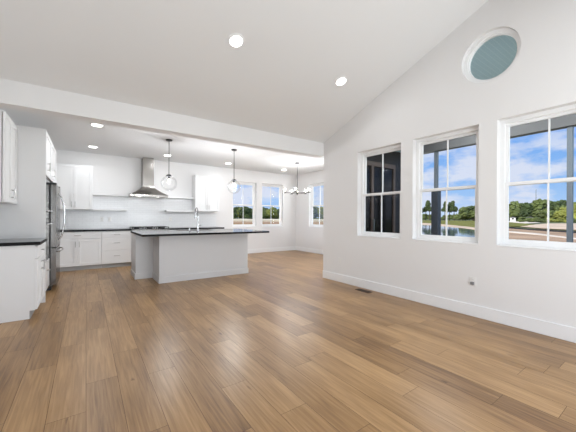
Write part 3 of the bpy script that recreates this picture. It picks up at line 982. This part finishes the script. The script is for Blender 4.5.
patch('dirt', [(70.8, 20), (95, 18), (95, 62), (80, 65), (77.3, 69.5), (75, 74.6), (72.4, 84.4), (70.8, 92)], GS + .18, M['dirt'], label='graded brown dirt outside the rightmost window', cat='dirt', jag=.02)
patch('sand', [(70.9, 69), (72.4, 65), (76.2, 57.6), (80, 48), (90, 40), (90, 37.5), (80, 45.5), (76.2, 53), (72.4, 59.5), (70.9, 62)], GS + .24, M['sand2'], label='pale sand track crossing the brown dirt outside the rightmost window', cat='sand', jag=.02)
patch('grass', [(71, 96), (72.4, 98), (73.9, 103), (75.65, 142), (74.6, 163), (72.4, 209), (71, 215)], GS + .24, M['meadow'], label='green grass patch at the left of the rightmost window view', cat='grass', jag=.03)
patch('sand', [(73.9, 103), (76.2, 90), (80, 82), (92, 80), (92, 200), (80, 191), (77.3, 173), (75.65, 142)], GS + .24, M['sand'], label='wide bare sand field behind the silt fence', cat='sand', jag=.03)
patch('sand', [(71, 216), (72.4, 210), (74.6, 164), (76.3, 195), (75, 240), (72.4, 270), (71, 270)], GS + .24, M['sand2'], label='pale sand heap below the far treeline in the rightmost window', cat='sand', jag=.02)
patch('sand', [(18, 120), (53, 120), (53, 150), (18, 150)], GS + 1.55, M['sand2'], label='pale sand berm seen through the dining windows', cat='sand', jag=.02, thick=1.6)
patch('dirt', [(18, 62), (53, 62), (53, 82), (18, 82)], GS + 1.35, M['dirt'], label='brown dirt berm seen low through the dining windows', cat='dirt', jag=.02, thick=1.4)
def silt():
    t = thing('silt_fence', 'low black silt fence running across the dirt outside the rightmost window', 'silt fence', (*pol(78, 68), GS + .2))
    o0 = Vector(pol(78, 68)); b = MB()
    pts = [Vector(pol(70.8, 91)), Vector(pol(72.4, 84)), Vector(pol(75, 74.6)), Vector(pol(77.3, 69.5)), Vector(pol(80, 65)), Vector(pol(90, 61))]
    for p, q_ in zip(pts, pts[1:]):
        d = (q_ - p).normalized(); nn = Vector((-d.y, d.x)) * .04
        c = [p - nn - o0, q_ - nn - o0, q_ + nn - o0, p + nn - o0]
        b.hexa([(v.x, v.y, 0) for v in c], [(v.x, v.y, .28) for v in c])
    b.build('fabric', M['silt'], t)
silt()

def crown_mesh(seed, kind):
    rnd = random.Random(seed)
    bm = bmesh.new()
    nb = 11 if kind != 'pine' else 7
    for i in range(nb):
        if kind == 'pine':
            c = Vector((rnd.uniform(-.16, .16), rnd.uniform(-.16, .16), .52 + .42 * i/nb + rnd.uniform(-.04, .04)))
            r = rnd.uniform(.10, .17) * (1.15 - .4 * i/nb)
        else:
            a = rnd.uniform(0, 6.28); f = rnd.random()
            c = Vector((.26 * math.cos(a) * (1 - f*.6), .26 * math.sin(a) * (1 - f*.6), .22 + .58 * f))
            r = rnd.uniform(.17, .27) * (1.1 - .35 * f)
        mm = Matrix.Translation(c) @ Matrix.Diagonal((r, r, r * .8, 1))
        res = bmesh.ops.create_icosphere(bm, subdivisions=3, radius=1, matrix=mm)
        for v in res['verts']:
            v.co += (v.co - c) * rnd.uniform(-.34, .30)
    me = bpy.data.meshes.new('crown')
    bm.to_mesh(me); bm.free()
    return me
CR = {}
def tree(name, label, az, d, h, kind, mkey, group, wide=1.0):
    rnd = random.Random(int(az * 100) + int(d))
    x, y = pol(az, d)
    t = thing(name, label, 'tree', (x, y, GS + .02), rnd.uniform(0, 6.28), group)
    key = (kind, rnd.randrange(3), mkey)
    if key not in CR:
        CR[key] = crown_mesh(hash(kind) % 50 if False else len(CR) * 7 + 3, kind)
        CR[key].materials.append(M[mkey])
    c = bpy.data.objects.new('crown', CR[key]); COL.objects.link(c); c.parent = t
    c.scale = (h * wide, h * wide, h)
    MB().tube((0, 0, 0), (0, 0, h * .55), h * .022, h * .012, 8).build('trunk', M['bark'], t)
    return t
rt_ = random.Random(11)
# rightmost window: dense band
for i in range(17):
    az = 70.9 + i * .62 + rt_.uniform(-.15, .15)
    tree('broadleaf_tree', 'dark green tree in the dense treeline outside the rightmost window', az, 300 + rt_.uniform(-12, 22), 17.5 + rt_.uniform(-2.0, 2.0), 'round', rt_.choice(['leafA', 'leafB', 'leafB']), 'dark trees outside the rightmost window')
for az, h in ((78.9, 11.5), (79.5, 12.5), (80.2, 13.0), (81.0, 12.5)):
    tree('broadleaf_tree', 'yellow-green tree in front of the dark treeline outside the rightmost window', az, 268, h, 'round', 'leafC', 'yellow-green trees outside the rightmost window', 1.05)
for i in range(9):
    az = 74.2 + i * .8
    tree('bush', 'low olive bush along the edge of the sand field outside the rightmost window', az, 222 + rt_.uniform(-6, 6), 3.0 + rt_.uniform(-.5, .6), 'round', rt_.choice(['leafB', 'leafC']), 'low bushes by the sand field', 1.8)
# middle right window
for az, d, h in ((58.9, 305, 15.5), (59.9, 300, 16.0), (60.6, 305, 18.0), (61.2, 300, 18.6), (61.9, 306, 17.0), (63.6, 300, 17.5), (64.3, 306, 17.0), (65.0, 302, 18.0)):
    tree('pine_tree', 'tall slim pine tree behind the pond in the middle right window', az, d, h, 'pine', 'leafA', 'pines behind the pond', .62)
for i in range(7):
    az = 66.2 + i * .52
    tree('broadleaf_tree', 'rounded mixed green tree behind the pond, right of the pines', az, 290 + rt_.uniform(-8, 8), 12.0 + i * .55 + rt_.uniform(-.7, .7), 'round', rt_.choice(['leafA', 'leafB', 'leafB']), 'rounded trees behind the pond')
for i in range(9):
    tree('broadleaf_tree', 'low distant tree between the pines in the middle right window', 58.6 + i * .95, 370, 7.0 + rt_.uniform(-.7, .7), 'round', 'leafB', 'low distant trees between the pines', 1.4)
# dining windows
for i in range(20):
    az = 23.2 + i * .62 + rt_.uniform(-.2, .2)
    tree('forest_tree', 'green woodland tree beyond the sand seen through the dining back windows', az, 305 + rt_.uniform(-15, 20), 13.6 + rt_.uniform(-1.5, 1.2), 'round', rt_.choice(['leafA', 'leafB', 'leafC']), 'woodland outside the dining back windows', 1.1)
for i in range(9):
    az = 37.6 + i * .75 + rt_.uniform(-.2, .2)
    tree('forest_tree', 'green woodland tree seen through the dining side window', az, 300 + rt_.uniform(-15, 20), 13.6 + rt_.uniform(-1.5, 1.2), 'round', rt_.choice(['leafA', 'leafB', 'leafC']), 'woodland outside the dining side window', 1.1)
# small far houses and a mast
def far_house(label, az, d, wd):
    x, y = pol(az, d)
    t = thing('far_house', label, 'house', (x, y, GS + .02), -R(az), 'small white houses at the treeline')
    a = wd/2
    MB().box((-a, -2, 0), (a, 2, 2.9)).build('wall', M['house'], t)
    b = MB()
    b.slab([(-a - .3, 2.9), (a + .3, 2.9), (0, 3.7)], [], lambda p, q_: (p, -2.3, q_), lambda p, q_: (p, 2.3, q_))
    b.build('roof', M['roof'], t)
    MB().box((-.5, -2.05, 1.6), (.5, -2.0, 2.5)).build('window', M['blackglass'], t)
far_house('small white house at the treeline nearest the left frame of the rightmost window', 73.0, 255, 3.2)
far_house('small white house at the treeline, second from left in the rightmost window', 74.0, 255, 2.4)
far_house('small white house at the treeline left of the window muntin', 75.1, 255, 4.0)
def mast():
    x, y = pol(75.75, 290)
    t = thing('radio_mast', 'thin mast rising above the treeline outside the rightmost window', 'mast', (x, y, GS + .02))
    MB().tube((0, 0, 0), (0, 0, 24.5), .2, .12, 8).build('pole', M['roof'], t)
mast()
